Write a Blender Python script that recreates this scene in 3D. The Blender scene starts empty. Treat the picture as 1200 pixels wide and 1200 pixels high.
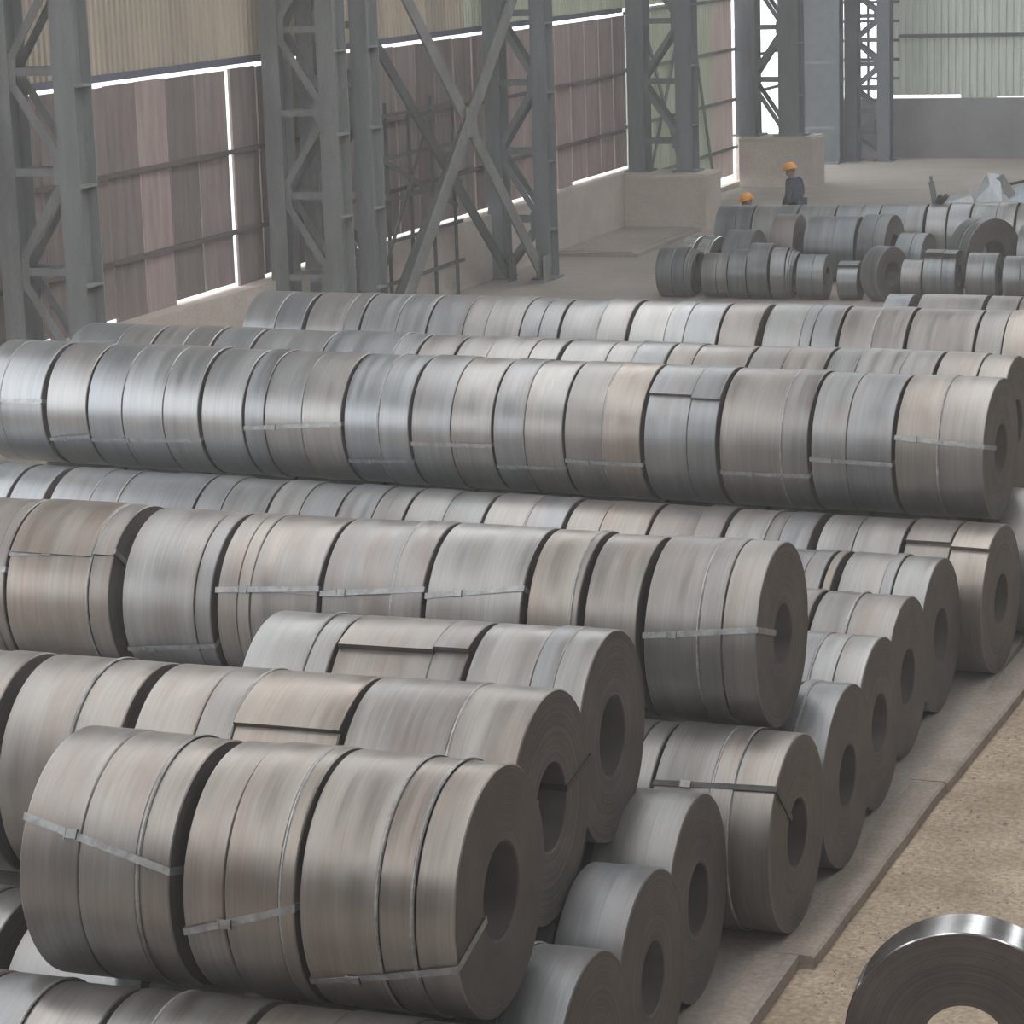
import bpy, math, random
from mathutils import Vector, Matrix

random.seed(7)
scene = bpy.context.scene
COL = scene.collection
D2R = math.pi / 180.0

# ------------------------------------------------------------------ camera
CAM_H = 6.5
cam_d = bpy.data.cameras.new('camera')
cam_d.sensor_width = 36.0
cam_d.lens = 96.0
cam_d.clip_end = 400
cam = bpy.data.objects.new('camera', cam_d)
COL.objects.link(cam)
_r = Vector((0.9363738, 0.34962277, -0.03111324))
_d = Vector((0.04554659, -0.20891744, -0.97687205))
_f = Vector((-0.34803681, 0.91330029, -0.21154894))
m = Matrix(((_r.x, -_d.x, -_f.x, 0.0), (_r.y, -_d.y, -_f.y, 0.0), (_r.z, -_d.z, -_f.z, CAM_H), (0, 0, 0, 1)))
cam.matrix_world = m
scene.camera = cam

# ------------------------------------------------------------------ sky, added strip lamps, exposure
scene.view_settings.view_transform = 'Standard'
scene.view_settings.look = 'None'
scene.view_settings.gamma = 1.0
scene.view_settings.use_curve_mapping = False
scene.view_settings.exposure = 0.0

world = bpy.data.worlds.new('overcast_sky')
scene.world = world
world.use_nodes = True
bg = world.node_tree.nodes['Background']
bg.inputs[0].default_value = (0.93, 0.97, 1.0, 1)
bg.inputs[1].default_value = 3.6

ROOF_Z = 12.0
ROOF_STRIPS = (-13.0, -6.0, 2.0)          # centre lines of unseen roof openings, laid out for the light
SKY_W = 2.0
for i, sx in enumerate(ROOF_STRIPS):
    ld = bpy.data.lights.new('added_strip_lamp', 'AREA')  # area lamp added below each opening; last strip fills end faces and wall
    ld.shape = 'RECTANGLE'
    ld.size = SKY_W
    ld.size_y = 66.0 if i == 2 else 52.0
    ld.energy = (960.0, 1080.0, 620.0)[i]
    ld.color = (1.0, 0.985, 0.96)
    lo = bpy.data.objects.new('added_strip_lamp', ld)
    COL.objects.link(lo)
    lo.location = (sx, 35.0 if i == 2 else 16.0, ROOF_Z - 0.02)


# ------------------------------------------------------------------ materials
def new_mat(name):
    mt = bpy.data.materials.new(name)
    mt.use_nodes = True
    nt = mt.node_tree
    return mt, nt, nt.nodes['Principled BSDF']


def nd(nt, typ, **kw):
    n = nt.nodes.new(typ)
    for k, v in kw.items():
        setattr(n, k, v)
    return n


def ramp(nt, stops):
    r = nd(nt, 'ShaderNodeValToRGB')
    cr = r.color_ramp
    while len(cr.elements) < len(stops):
        cr.elements.new(0.5)
    for e, (p, c) in zip(cr.elements, stops):
        e.position = p
        e.color = (*c, 1)
    return r


def mixc(nt, fac, a, b, mode='MIX'):
    n = nd(nt, 'ShaderNodeMix', data_type='RGBA', blend_type=mode)
    for sock, v in ((n.inputs[0], fac), (n.inputs[6], a), (n.inputs[7], b)):
        if hasattr(v, 'is_linked') or hasattr(v, 'links'):
            nt.links.new(v, sock)
        elif isinstance(v, (int, float)):
            sock.default_value = v
        else:
            sock.default_value = (*v, 1)
    return n.outputs[2]


def obj_coords(nt, scale, rnd=True):
    tc = nd(nt, 'ShaderNodeTexCoord')
    mp = nd(nt, 'ShaderNodeMapping')
    mp.inputs['Scale'].default_value = scale
    nt.links.new(tc.outputs['Object'], mp.inputs['Vector'])
    if rnd:
        oi = nd(nt, 'ShaderNodeObjectInfo')
        mu = nd(nt, 'ShaderNodeMath', operation='MULTIPLY')
        mu.inputs[1].default_value = 53.0
        nt.links.new(oi.outputs['Random'], mu.inputs[0])
        cb = nd(nt, 'ShaderNodeCombineXYZ')
        for k in range(3):
            nt.links.new(mu.outputs[0], cb.inputs[k])
        nt.links.new(cb.outputs[0], mp.inputs['Location'])
    return mp.outputs[0]


def noise(nt, vec, scale, detail=3.0, rough=0.55):
    n = nd(nt, 'ShaderNodeTexNoise')
    n.inputs['Scale'].default_value = scale
    n.inputs['Detail'].default_value = detail
    n.inputs['Roughness'].default_value = rough
    nt.links.new(vec, n.inputs['Vector'])
    return n.outputs[0]


def bump(nt, bsdf, h, strength, dist=0.01):
    b = nd(nt, 'ShaderNodeBump')
    b.inputs['Strength'].default_value = strength
    b.inputs['Distance'].default_value = dist
    nt.links.new(h, b.inputs['Height'])
    nt.links.new(b.outputs[0], bsdf.inputs['Normal'])


def steel(name, dark, light, rust, rust_amt, metallic=0.72, r0=0.29, r1=0.44):
    """hot-rolled strip surface: streaks running round the coil, blotches of rust"""
    mt, nt, b = new_mat(name)
    v1 = obj_coords(nt, (9, 0.6, 0.6))
    s1 = noise(nt, v1, 1.0, 4, 0.6)
    v2 = obj_coords(nt, (70, 1.6, 1.6))
    s2 = noise(nt, v2, 1.0, 2, 0.5)
    v3 = obj_coords(nt, (4.0, 1.6, 1.6))
    s3 = noise(nt, v3, 1.0, 3, 0.6)
    r1n = ramp(nt, [(0.26, dark), (0.74, light)])
    nt.links.new(s1, r1n.inputs[0])
    rm = ramp(nt, [(0.46, (0, 0, 0)), (0.74, (1, 1, 1))])
    nt.links.new(s3, rm.inputs[0])
    mm = nd(nt, 'ShaderNodeMath', operation='MULTIPLY')
    mm.inputs[1].default_value = rust_amt
    nt.links.new(rm.outputs[0], mm.inputs[0])
    c = mixc(nt, mm.outputs[0], r1n.outputs[0], rust)
    f2 = ramp(nt, [(0.3, (0.90, 0.90, 0.90)), (0.7, (1.06, 1.06, 1.06))])
    nt.links.new(s2, f2.inputs[0])
    c = mixc(nt, 1.0, c, f2.outputs[0], 'MULTIPLY')
    oi = nd(nt, 'ShaderNodeObjectInfo')
    rr = ramp(nt, [(0.0, (0.84, 0.86, 0.90)), (0.5, (1.0, 1.0, 1.0)), (1.0, (1.10, 1.05, 1.0))])
    nt.links.new(oi.outputs['Random'], rr.inputs[0])
    c = mixc(nt, 1.0, c, rr.outputs[0], 'MULTIPLY')
    nt.links.new(c, b.inputs['Base Color'])
    b.inputs['Metallic'].default_value = metallic
    rg = nd(nt, 'ShaderNodeMapRange')
    rg.inputs[1].default_value = 0.3
    rg.inputs[2].default_value = 0.7
    rg.inputs[3].default_value = r0
    rg.inputs[4].default_value = r1
    nt.links.new(s1, rg.inputs[0])
    nt.links.new(rg.outputs[0], b.inputs['Roughness'])
    bump(nt, b, s2, 0.12, 0.004)
    return mt


def edge_mat():
    """wound strip edges on a coil face: fine concentric turns"""
    mt, nt, b = new_mat('coil_edge')
    tc = nd(nt, 'ShaderNodeTexCoord')
    sp = nd(nt, 'ShaderNodeSeparateXYZ')
    nt.links.new(tc.outputs['Object'], sp.inputs[0])
    cb = nd(nt, 'ShaderNodeCombineXYZ')
    nt.links.new(sp.outputs[1], cb.inputs[1])
    nt.links.new(sp.outputs[2], cb.inputs[2])
    ln = nd(nt, 'ShaderNodeVectorMath', operation='LENGTH')
    nt.links.new(cb.outputs[0], ln.inputs[0])
    c2 = nd(nt, 'ShaderNodeCombineXYZ')
    nt.links.new(ln.outputs['Value'], c2.inputs[0])
    oi = nd(nt, 'ShaderNodeObjectInfo')
    nt.links.new(oi.outputs['Random'], c2.inputs[1])
    n1 = noise(nt, c2.outputs[0], 90.0, 3, 0.7)
    n2 = noise(nt, tc.outputs['Object'], 3.5, 4, 0.6)
    r1 = ramp(nt, [(0.3, (0.066, 0.057, 0.053)), (0.75, (0.165, 0.143, 0.132))])
    nt.links.new(n1, r1.inputs[0])
    r2 = ramp(nt, [(0.3, (0.75, 0.73, 0.72)), (0.7, (1.2, 1.15, 1.12))])
    nt.links.new(n2, r2.inputs[0])
    c = mixc(nt, 1.0, r1.outputs[0], r2.outputs[0], 'MULTIPLY')
    nt.links.new(c, b.inputs['Base Color'])
    b.inputs['Metallic'].default_value = 0.25
    b.inputs['Roughness'].default_value = 0.6
    bump(nt, b, n1, 0.4, 0.004)
    return mt


def mottled(name, stops, scale=3.0, rough=0.85, metallic=0.0, bstr=0.3, stretch=(1, 1, 1), fine=40.0, rnd=True, var=0.0, fstr=0.16):
    mt, nt, b = new_mat(name)
    v = obj_coords(nt, stretch, rnd)
    n1 = noise(nt, v, scale, 5, 0.6)
    n2 = noise(nt, v, fine, 3, 0.6)
    r = ramp(nt, stops)
    nt.links.new(n1, r.inputs[0])
    f = ramp(nt, [(0.3, (1 - fstr,) * 3), (0.7, (1 + fstr * 0.8,) * 3)])
    nt.links.new(n2, f.inputs[0])
    c = mixc(nt, 1.0, r.outputs[0], f.outputs[0], 'MULTIPLY')
    if var > 0:
        oi = nd(nt, 'ShaderNodeObjectInfo')
        vr = ramp(nt, [(0.0, (1 - var,) * 3), (1.0, (1 + var,) * 3)])
        nt.links.new(oi.outputs['Random'], vr.inputs[0])
        c = mixc(nt, 1.0, c, vr.outputs[0], 'MULTIPLY')
    nt.links.new(c, b.inputs['Base Color'])
    b.inputs['Roughness'].default_value = rough
    b.inputs['Metallic'].default_value = metallic
    if bstr > 0:
        bump(nt, b, n2, bstr, 0.01)
    return mt


def translucent(name, c_in, c_tr, var=0.1):
    """thin corrugated sheet that passes some daylight"""
    mt, nt, b = new_mat(name)
    v = obj_coords(nt, (3.0, 3.0, 0.35))
    n1 = noise(nt, v, 2.0, 4, 0.6)
    r = ramp(nt, [(0.3, tuple(x * 0.75 for x in c_in)), (0.7, c_in)])
    nt.links.new(n1, r.inputs[0])
    oi = nd(nt, 'ShaderNodeObjectInfo')
    vr = ramp(nt, [(0.0, (1 - var,) * 3), (1.0, (1 + var,) * 3)])
    nt.links.new(oi.outputs['Random'], vr.inputs[0])
    c = mixc(nt, 1.0, r.outputs[0], vr.outputs[0], 'MULTIPLY')
    nt.links.new(c, b.inputs['Base Color'])
    b.inputs['Roughness'].default_value = 0.6
    t = nd(nt, 'ShaderNodeBsdfTranslucent')
    ct = mixc(nt, 1.0, c_tr, vr.outputs[0], 'MULTIPLY')
    nt.links.new(ct, t.inputs[0])
    ad = nd(nt, 'ShaderNodeAddShader')
    nt.links.new(b.outputs[0], ad.inputs[0])
    nt.links.new(t.outputs[0], ad.inputs[1])
    nt.links.new(ad.outputs[0], nt.nodes['Material Output'].inputs[0])
    return mt


def plain(name, col, rough=0.6, metallic=0.0, var=0.15):
    return mottled(name, [(0.3, tuple(c * (1 - var) for c in col)), (0.7, tuple(c * (1 + var) for c in col))],
                   4.0, rough, metallic, 0.1)


M = {}
M['warm'] = steel('steel_warm', (0.223, 0.204, 0.189), (0.321, 0.300, 0.282), (0.241, 0.187, 0.161), 0.65)
M['grey'] = steel('steel_grey', (0.229, 0.225, 0.223), (0.321, 0.321, 0.321), (0.262, 0.219, 0.201), 0.55)
M['blue'] = steel('steel_bluish', (0.235, 0.241, 0.250), (0.328, 0.337, 0.346), (0.284, 0.254, 0.247), 0.35)
M['dark'] = steel('steel_dark', (0.13, 0.14, 0.145), (0.27, 0.285, 0.29), (0.22, 0.18, 0.165), 0.35)
M['shiny'] = steel('steel_bright', (0.55, 0.58, 0.60), (0.85, 0.88, 0.90), (0.6, 0.6, 0.6), 0.2, 0.85, 0.16, 0.30)
M['rim'] = steel('steel_polished', (0.26, 0.27, 0.285), (0.42, 0.435, 0.45), (0.3, 0.3, 0.3), 0.2, 0.95, 0.16, 0.26)
M['galv'] = steel('galvanised_dull', (0.36, 0.40, 0.44), (0.52, 0.57, 0.61), (0.4, 0.4, 0.4), 0.2, 0.4, 0.4, 0.55)
M['edge'] = edge_mat()
M['strap'] = mottled('strap_steel', [(0.3, (0.22, 0.22, 0.223)), (0.7, (0.38, 0.38, 0.385))], 12, 0.42, 0.45, 0.1)
M['band'] = mottled('band_steel', [(0.3, (0.20, 0.19, 0.182)), (0.7, (0.46, 0.45, 0.44))], 5, 0.4, 0.5, 0.1)
M['strap_dark'] = mottled('strap_dark', [(0.3, (0.03, 0.03, 0.03)), (0.7, (0.07, 0.068, 0.065))], 12, 0.5, 0.4, 0.1)
M['concrete'] = mottled('plinth_concrete', [(0.3, (0.45, 0.385, 0.335)), (0.7, (0.60, 0.52, 0.46))], 0.9, 0.9, 0, 0.3)
M['kerb'] = mottled('kerb_concrete', [(0.3, (0.245, 0.20, 0.168)), (0.7, (0.38, 0.315, 0.268))], 2.2, 0.9, 0, 0.35, fine=30, fstr=0.22)
M['floor'] = mottled('floor_dust', [(0.3, (0.25, 0.212, 0.180)), (0.7, (0.37, 0.322, 0.282))], 0.5, 0.8, 0, 0.3, fine=18, rnd=False)
M['sand'] = mottled('aisle_sand', [(0.32, (0.29, 0.22, 0.155)), (0.7, (0.46, 0.365, 0.27))], 1.6, 0.95, 0, 1.0, fine=24, rnd=False, fstr=0.36)
M['yard'] = plain('yard_concrete', (0.62, 0.62, 0.60), 0.9)
M['stone'] = mottled('stone', [(0.3, (0.20, 0.16, 0.12)), (0.7, (0.45, 0.39, 0.32))], 6, 0.9, 0, 0.2)
M['paint'] = mottled('column_paint', [(0.3, (0.15, 0.158, 0.158)), (0.7, (0.24, 0.25, 0.248))], 1.3, 0.65, 0.1, 0.1, stretch=(3, 3, 0.5))
M['paint_blue'] = mottled('column_paint_blue', [(0.3, (0.14, 0.15, 0.16)), (0.7, (0.21, 0.225, 0.24))], 1.3, 0.65, 0.1, 0.1, stretch=(3, 3, 0.5))
M['brace'] = mottled('brace_paint', [(0.3, (0.14, 0.145, 0.14)), (0.7, (0.23, 0.235, 0.225))], 2, 0.65, 0.1, 0.1)
M['brace_dark'] = mottled('brace_dark', [(0.3, (0.055, 0.06, 0.062)), (0.7, (0.10, 0.105, 0.105))], 2, 0.65, 0.1, 0.1)
M['clad'] = mottled('cladding_brown', [(0.3, (0.155, 0.120, 0.112)), (0.7, (0.262, 0.207, 0.196))], 1.6, 0.85, 0, 0.15, stretch=(4, 4, 0.5), var=0.25)
M['clad_red'] = mottled('cladding_red', [(0.3, (0.26, 0.19, 0.178)), (0.7, (0.39, 0.30, 0.283))], 1.6, 0.85, 0, 0.15, stretch=(4, 4, 0.5), var=0.12)
M['girt'] = plain('girt_rust', (0.10, 0.078, 0.072), 0.8)
M['fascia'] = plain('fascia_blue', (0.10, 0.10, 0.15), 0.7)
M['sheet'] = translucent('sheet_beige', (0.42, 0.375, 0.31), (0.11, 0.092, 0.070), 0.16)
M['sheet_green'] = translucent('sheet_green', (0.50, 0.52, 0.44), (0.15, 0.155, 0.125), 0.08)
M['sheet_pink'] = translucent('sheet_pink', (0.55, 0.48, 0.45), (0.16, 0.13, 0.12), 0.05)
M['sheet_far'] = translucent('sheet_far', (0.50, 0.52, 0.475), (0.12, 0.128, 0.115), 0.05)
M['far_conc'] = mottled('far_wall_concrete', [(0.3, (0.16, 0.155, 0.155)), (0.7, (0.24, 0.235, 0.23))], 0.8, 0.9, 0, 0.1)
M['roof'] = plain('roof_sheet', (0.22, 0.22, 0.22), 0.8)
M['wallx'] = plain('wall_paint', (0.18, 0.175, 0.17), 0.9)
M['jacket'] = plain('jacket_navy', (0.035, 0.045, 0.08), 0.9)
M['trousers'] = plain('trousers_navy', (0.03, 0.035, 0.055), 0.9)
M['skin'] = plain('skin', (0.32, 0.19, 0.13), 0.6, 0, 0.05)
M['helmet'] = plain('helmet_orange', (0.85, 0.34, 0.03), 0.35, 0, 0.03)
M['boot'] = plain('boot_black', (0.02, 0.02, 0.02), 0.6)


# ------------------------------------------------------------------ mesh helpers
class MB:
    def __init__(s):
        s.v, s.f, s.mi = [], [], []

    def add(s, vs, fs, mi=0):
        o = len(s.v)
        s.v += [tuple(v) for v in vs]
        s.f += [tuple(i + o for i in f) for f in fs]
        s.mi += [mi] * len(fs)

    def box(s, lo, hi, mi=0, mat=None):
        x0, y0, z0 = lo
        x1, y1, z1 = hi
        vs = [(x0, y0, z0), (x1, y0, z0), (x1, y1, z0), (x0, y1, z0), (x0, y0, z1), (x1, y0, z1), (x1, y1, z1), (x0, y1, z1)]
        if mat is not None:
            vs = [mat @ Vector(v) for v in vs]
        s.add(vs, [(0, 3, 2, 1), (4, 5, 6, 7), (0, 1, 5, 4), (1, 2, 6, 5), (2, 3, 7, 6), (3, 0, 4, 7)], mi)

    def bar(s, a, b, w, d, up=(0, 1, 0), mi=0):
        """rectangular bar a->b, width w along (dir x up), depth d along up"""
        a, b = Vector(a), Vector(b)
        t = (b - a).normalized()
        u = Vector(up)
        u = (u - t * u.dot(t)).normalized()
        n = t.cross(u)
        vs = []
        for p in (a, b):
            for sx, sy in ((-1, -1), (1, -1), (1, 1), (-1, 1)):
                vs.append(p + n * (sx * w / 2) + u * (sy * d / 2))
        s.add(vs, [(0, 3, 2, 1), (4, 5, 6, 7), (0, 1, 5, 4), (1, 2, 6, 5), (2, 3, 7, 6), (3, 0, 4, 7)], mi)

    def angle_bar(s, a, b, leg, th, up=(0, 1, 0), flip=1):
        """L-section from a to b: one leg in the lacing plane, one leg along up"""
        a, b = Vector(a), Vector(b)
        t = (b - a).normalized()
        u = Vector(up)
        u = (u - t * u.dot(t)).normalized()
        n = t.cross(u) * flip
        s.bar(a, b, leg, th, up)
        off = n * (leg / 2 - th / 2) + u * (leg / 2)
        s.bar(a + off, b + off, th, leg, up)

    def mesh(s, name, mats, smooth=None):
        me = bpy.data.meshes.new(name)
        me.from_pydata(s.v, [], s.f)
        for mt in (mats if isinstance(mats, (list, tuple)) else [mats]):
            me.materials.append(mt)
        if any(s.mi):
            me.polygons.foreach_set('material_index', s.mi)
        if smooth is not None:
            me.polygons.foreach_set('use_smooth', [True] * len(me.polygons))
            me.set_sharp_from_angle(angle=smooth * D2R)
        me.update()
        return me

    def build(s, name, mats, parent=None, loc=(0, 0, 0), rot=(0, 0, 0), smooth=None):
        return link(name, s.mesh(name, mats, smooth), parent, loc, rot)


def link(name, data, parent=None, loc=(0, 0, 0), rot=(0, 0, 0)):
    o = bpy.data.objects.new(name, data)
    COL.objects.link(o)
    o.parent = parent
    o.location = loc
    o.rotation_euler = rot
    return o


def tag(o, label=None, cat=None, group=None, kind=None):
    if label:
        o['label'] = label
    if cat:
        o['category'] = cat
    if group:
        o['group'] = group
    if kind:
        o['kind'] = kind
    return o


def thing(name, label, cat, loc=(0, 0, 0), rz=0.0, group=None):
    return tag(link(name, None, None, loc, (0, 0, rz)), label, cat, group)


# ------------------------------------------------------------------ the hall
WX = -18.5                      # plane of the side-wall cladding
FAR_Y = 72.0
b = MB()
b.box((-18.75, -20.2, -0.3), (-4.22, FAR_Y + 0.4, 0.0))
tag(b.build('floor', M['floor']), 'dusty brown concrete floor of the coil store', None, None, 'structure')
b = MB()
b.box((-4.22, -20.2, -0.3), (14.0, FAR_Y + 0.4, -0.09))
b.box((-4.3, 26, -0.29), (14.0, FAR_Y + 0.35, 0.0))
tag(b.build('floor_aisle', M['sand']), 'sandy aisle ground beside the kerb', None, None, 'structure')
b = MB()
b.box((-120, -60, -0.5), (-18.75, 160, -0.25))
b.box((-18.75, FAR_Y + 0.4, -0.5), (60, 160, -0.25))
tag(b.build('floor_outside', M['yard']), 'pale concrete yard outside the hall', None, None, 'structure')

# roof with three open strips above the added lamps
edges = [-19.2]
for sx in ROOF_STRIPS:
    edges += [sx - SKY_W / 2, sx + SKY_W / 2]
edges.append(14.6)
b = MB()
for i in range(0, len(edges), 2):
    b.box((edges[i], -20.5, ROOF_Z), (edges[i + 1], FAR_Y + 0.6, ROOF_Z + 0.2))
for i in range(1, len(edges) - 1, 2):
    b.box((edges[i], -20.5, ROOF_Z), (edges[i + 1], -10.0, ROOF_Z + 0.2))
tag(b.build('ceiling', M['roof']), 'grey sheet roof above the hall', None, None, 'structure')
b = MB()
b.box((14.0, -20.5, -0.3), (14.3, FAR_Y + 0.6, ROOF_Z))
tag(b.build('wall_right', M['wallx']), 'grey side wall of the hall', None, None, 'structure')
b = MB()
b.box((-19.0, -20.5, -0.3), (14.0, -20.2, ROOF_Z))
tag(b.build('wall_back', M['wallx']), 'grey end wall behind the viewer', None, None, 'structure')

# --- left wall: concrete plinth carrying cladding panels, girts and corrugated sheets
b = MB()
b.box((-18.58, -20.2, -0.3), (-18.2, 57.0, 1.2))
b.box((-18.58, 57.0, -0.3), (-18.4, 65.0, 0.10))
b.box((-18.58, 65.0, -0.3), (-18.3, 66.4, 1.2))
b.box((-18.58, 66.4, -0.3), (-18.3, FAR_Y, 0.06))
wall_left = tag(b.build('wall_left', M['concrete']), 'tall side wall with concrete plinth, brown panels and corrugated sheets', None, None, 'structure')


def corrugated(width, height, pitch, depth):
    """sheet in the YZ plane, ridges vertical, y 0..width, z 0..height"""
    mb = MB()
    n = max(1, round(width / pitch))
    p = width / n
    prof = []
    for i in range(n):
        y = i * p
        prof += [(y, 0), (y + p * 0.30, 0), (y + p * 0.42, depth), (y + p * 0.72, depth), (y + p * 0.84, 0)]
    prof.append((width, 0))
    vs = []
    for y, x in prof:
        vs += [(x, y, 0), (x, y, height)]
    for y, x in prof:
        vs += [(x - 0.004, y, 0), (x - 0.004, y, height)]
    k = 2 * len(prof)
    fs = []
    for i in range(len(prof) - 1):
        a = 2 * i
        fs.append((a, a + 2, a + 3, a + 1))
        fs.append((k + a, k + a + 1, k + a + 3, k + a + 2))
        fs.append((a, k + a, k + a + 2, a + 2))
        fs.append((a + 1, a + 3, k + a + 3, k + a + 1))
    mb.add(vs, fs)
    return mb


mb = MB()
mb.box((WX - 0.02, -20.2, 1.2), (WX + 0.02, 2.0, ROOF_Z))
mb.box((WX - 0.02, 2.0, 8.5), (WX + 0.02, 25.2, ROOF_Z))
mb.build('cladding_run', M['clad'], wall_left)
# lower brown panels (0.9 m wide), girts in front of the seams
rng = random.Random(3)
PW = 0.905
panel_meshes = {}
y = 25.2
gap_bottom = {}
while y < 55.4:
    y1 = y + PW
    w = PW - 0.02
    if abs(y1 - 37.2) < 0.46:
        y1 = 37.2
        w = y1 - y - 0.13
    zb = 1.265
    if rng.random() < 0.26:
        zb = 1.205
    if 33.0 < y < 34.4:
        zb = 1.205
    zt = 4.458 + rng.uniform(-0.012, 0.008)
    mb = MB()
    mb.box((-0.012, 0, 0), (0.012, w, zt - zb))
    mb.box((0.012, 0.0, 0), (0.03, 0.035, zt - zb))
    mat = M['clad_red'] if y > 46.5 or 33.6 < y < 34.4 else M['clad']
    mb.build('cladding_panel', mat, wall_left, (WX + rng.uniform(-0.006, 0.006), y, zb))
    y = y1
for (ya, yb) in ((25.2, 55.9),):
    for z in (2.04, 3.24):
        mb = MB()
        mb.bar((WX + 0.06, ya, z), (WX + 0.06, yb, z), 0.07, 0.05, (1, 0, 0))
        mb.build('girt', M['girt'], wall_left)
mb = MB()
mb.box((WX - 0.04, 25.2, 4.52), (WX + 0.03, 56.0, 4.62))
mb.build('fascia_beam', M['fascia'], wall_left)
sheet_hi = corrugated(0.9, 7.35, 0.15, 0.035).mesh('corrugated_sheet', M['sheet'])
sheet_hi_g = sheet_hi.copy()
sheet_hi_g.materials.clear()
sheet_hi_g.materials.append(M['sheet_green'])
y = 25.2
while y < 63.3:
    link('corrugated_sheet', sheet_hi_g if y > 46.5 else sheet_hi, wall_left, (WX - 0.03 + rng.uniform(-.004, .004), y, 4.6))
    y += 0.905
for z in (6.4, 8.2, 10.0):
    mb = MB()
    mb.bar((WX + 0.06, 25.2, z), (WX + 0.06, 65.5, z), 0.08, 0.06, (1, 0, 0))
    mb.build('girt', M['girt'], wall_left)
# pale sheets of the bay behind the first pedestal, reaching nearly to the floor
sheet_lo = corrugated(0.9, 4.28, 0.15, 0.03)
sheet_lo_g = sheet_lo.mesh('corrugated_sheet', M['sheet_green'])
sheet_lo_p = sheet_lo.mesh('corrugated_sheet', M['sheet_pink'])
y = 56.25
while y < 63.55:
    link('corrugated_sheet', sheet_lo_p if y > 62.5 else sheet_lo_g, wall_left, (WX, y, 0.30))
    y += 0.905
for z in (0.95, 2.1, 3.3, 4.5):
    mb = MB()
    mb.bar((WX + 0.06, 56.0, z), (WX + 0.06, 64.6, z), 0.07, 0.05, (1, 0, 0))
    mb.build('girt', M['brace'], wall_left)
for (ya, za, yb, zb) in ((57.0, 0.3, 60.2, 4.5), (60.2, 0.3, 57.0, 4.5), (60.6, 4.5, 62.4, 0.3)):
    mb = MB()
    mb.bar((WX + 0.11, ya, za), (WX + 0.11, yb, zb), 0.10, 0.04, (1, 0, 0))
    mb.build('wind_brace', M['brace'], wall_left)
# open bay beyond: posts and rails only
for z in (2.15, 3.05, 4.4, 6.0, 7.6):
    mb = MB()
    mb.bar((WX + 0.03, 65.0, z), (WX + 0.03, FAR_Y, z), 0.07, 0.05, (1, 0, 0))
    mb.build('rail', M['brace_dark'], wall_left)
for y in (66.6, 70.1, 71.8):
    mb = MB()
    mb.bar((WX + 0.03, y, 1.2), (WX + 0.03, y, ROOF_Z), 0.10, 0.08, (1, 0, 0))
    mb.build('post', M['brace_dark'], wall_left)

# --- far end wall
b = MB()
b.box((-18.6, FAR_Y, -0.3), (14.0, FAR_Y + 0.3, 1.57))
wall_far = tag(b.build('wall_far', M['far_conc']), 'far end wall, grey concrete below pale green corrugated sheets', None, None, 'structure')
sheet_far = corrugated(0.95, 10.3, 0.19, 0.04).mesh('corrugated_sheet', M['sheet_far'])
for z in (2.1, 2.6, 3.1, 3.6, 4.1, 4.6, 5.2):
    mb = MB()
    mb.bar((-18.5, FAR_Y + 0.1, z), (-16.1, FAR_Y + 0.1, z), 0.07, 0.05, (0, 1, 0))
    mb.build('rail', M['brace_dark'], wall_far)
for x in (-17.3, -16.95, -16.6):
    mb = MB()
    mb.bar((x, FAR_Y + 0.15, 1.57), (x, FAR_Y + 0.15, ROOF_Z), 0.06, 0.05, (0, 1, 0))
    mb.build('post', M['brace_dark'], wall_far)
x = -16.36
i = 0
while x < 14.0:
    zb = 1.66 if i < 2 else (1.61 if i in (3, 5) else 1.572)
    link('corrugated_sheet', sheet_far, wall_far, (x + 0.95, FAR_Y + 0.12, zb), (0, 0, math.pi / 2))
    x += 0.95
    i += 1
for z in (3.2, 5.0, 7.0, 9.0):
    mb = MB()
    mb.bar((-16.1, FAR_Y + 0.04, z), (14.0, FAR_Y + 0.04, z), 0.09, 0.06, (0, 1, 0))
    mb.build('girt', M['brace_dark'], wall_far)


# ------------------------------------------------------------------ lattice columns
def h_section(mb, x, y, z0, z1, fw=0.29, dep=0.46, th=0.022):
    """H-beam: flanges facing -Y and +Y, web between them"""
    mb.box((x - fw / 2, y - dep / 2, z0), (x + fw / 2, y - dep / 2 + th, z1))
    mb.box((x - fw / 2, y + dep / 2 - th, z0), (x + fw / 2, y + dep / 2, z1))
    mb.box((x - th / 2, y - dep / 2 + th, z0), (x + th / 2, y + dep / 2 - th, z1))


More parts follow.
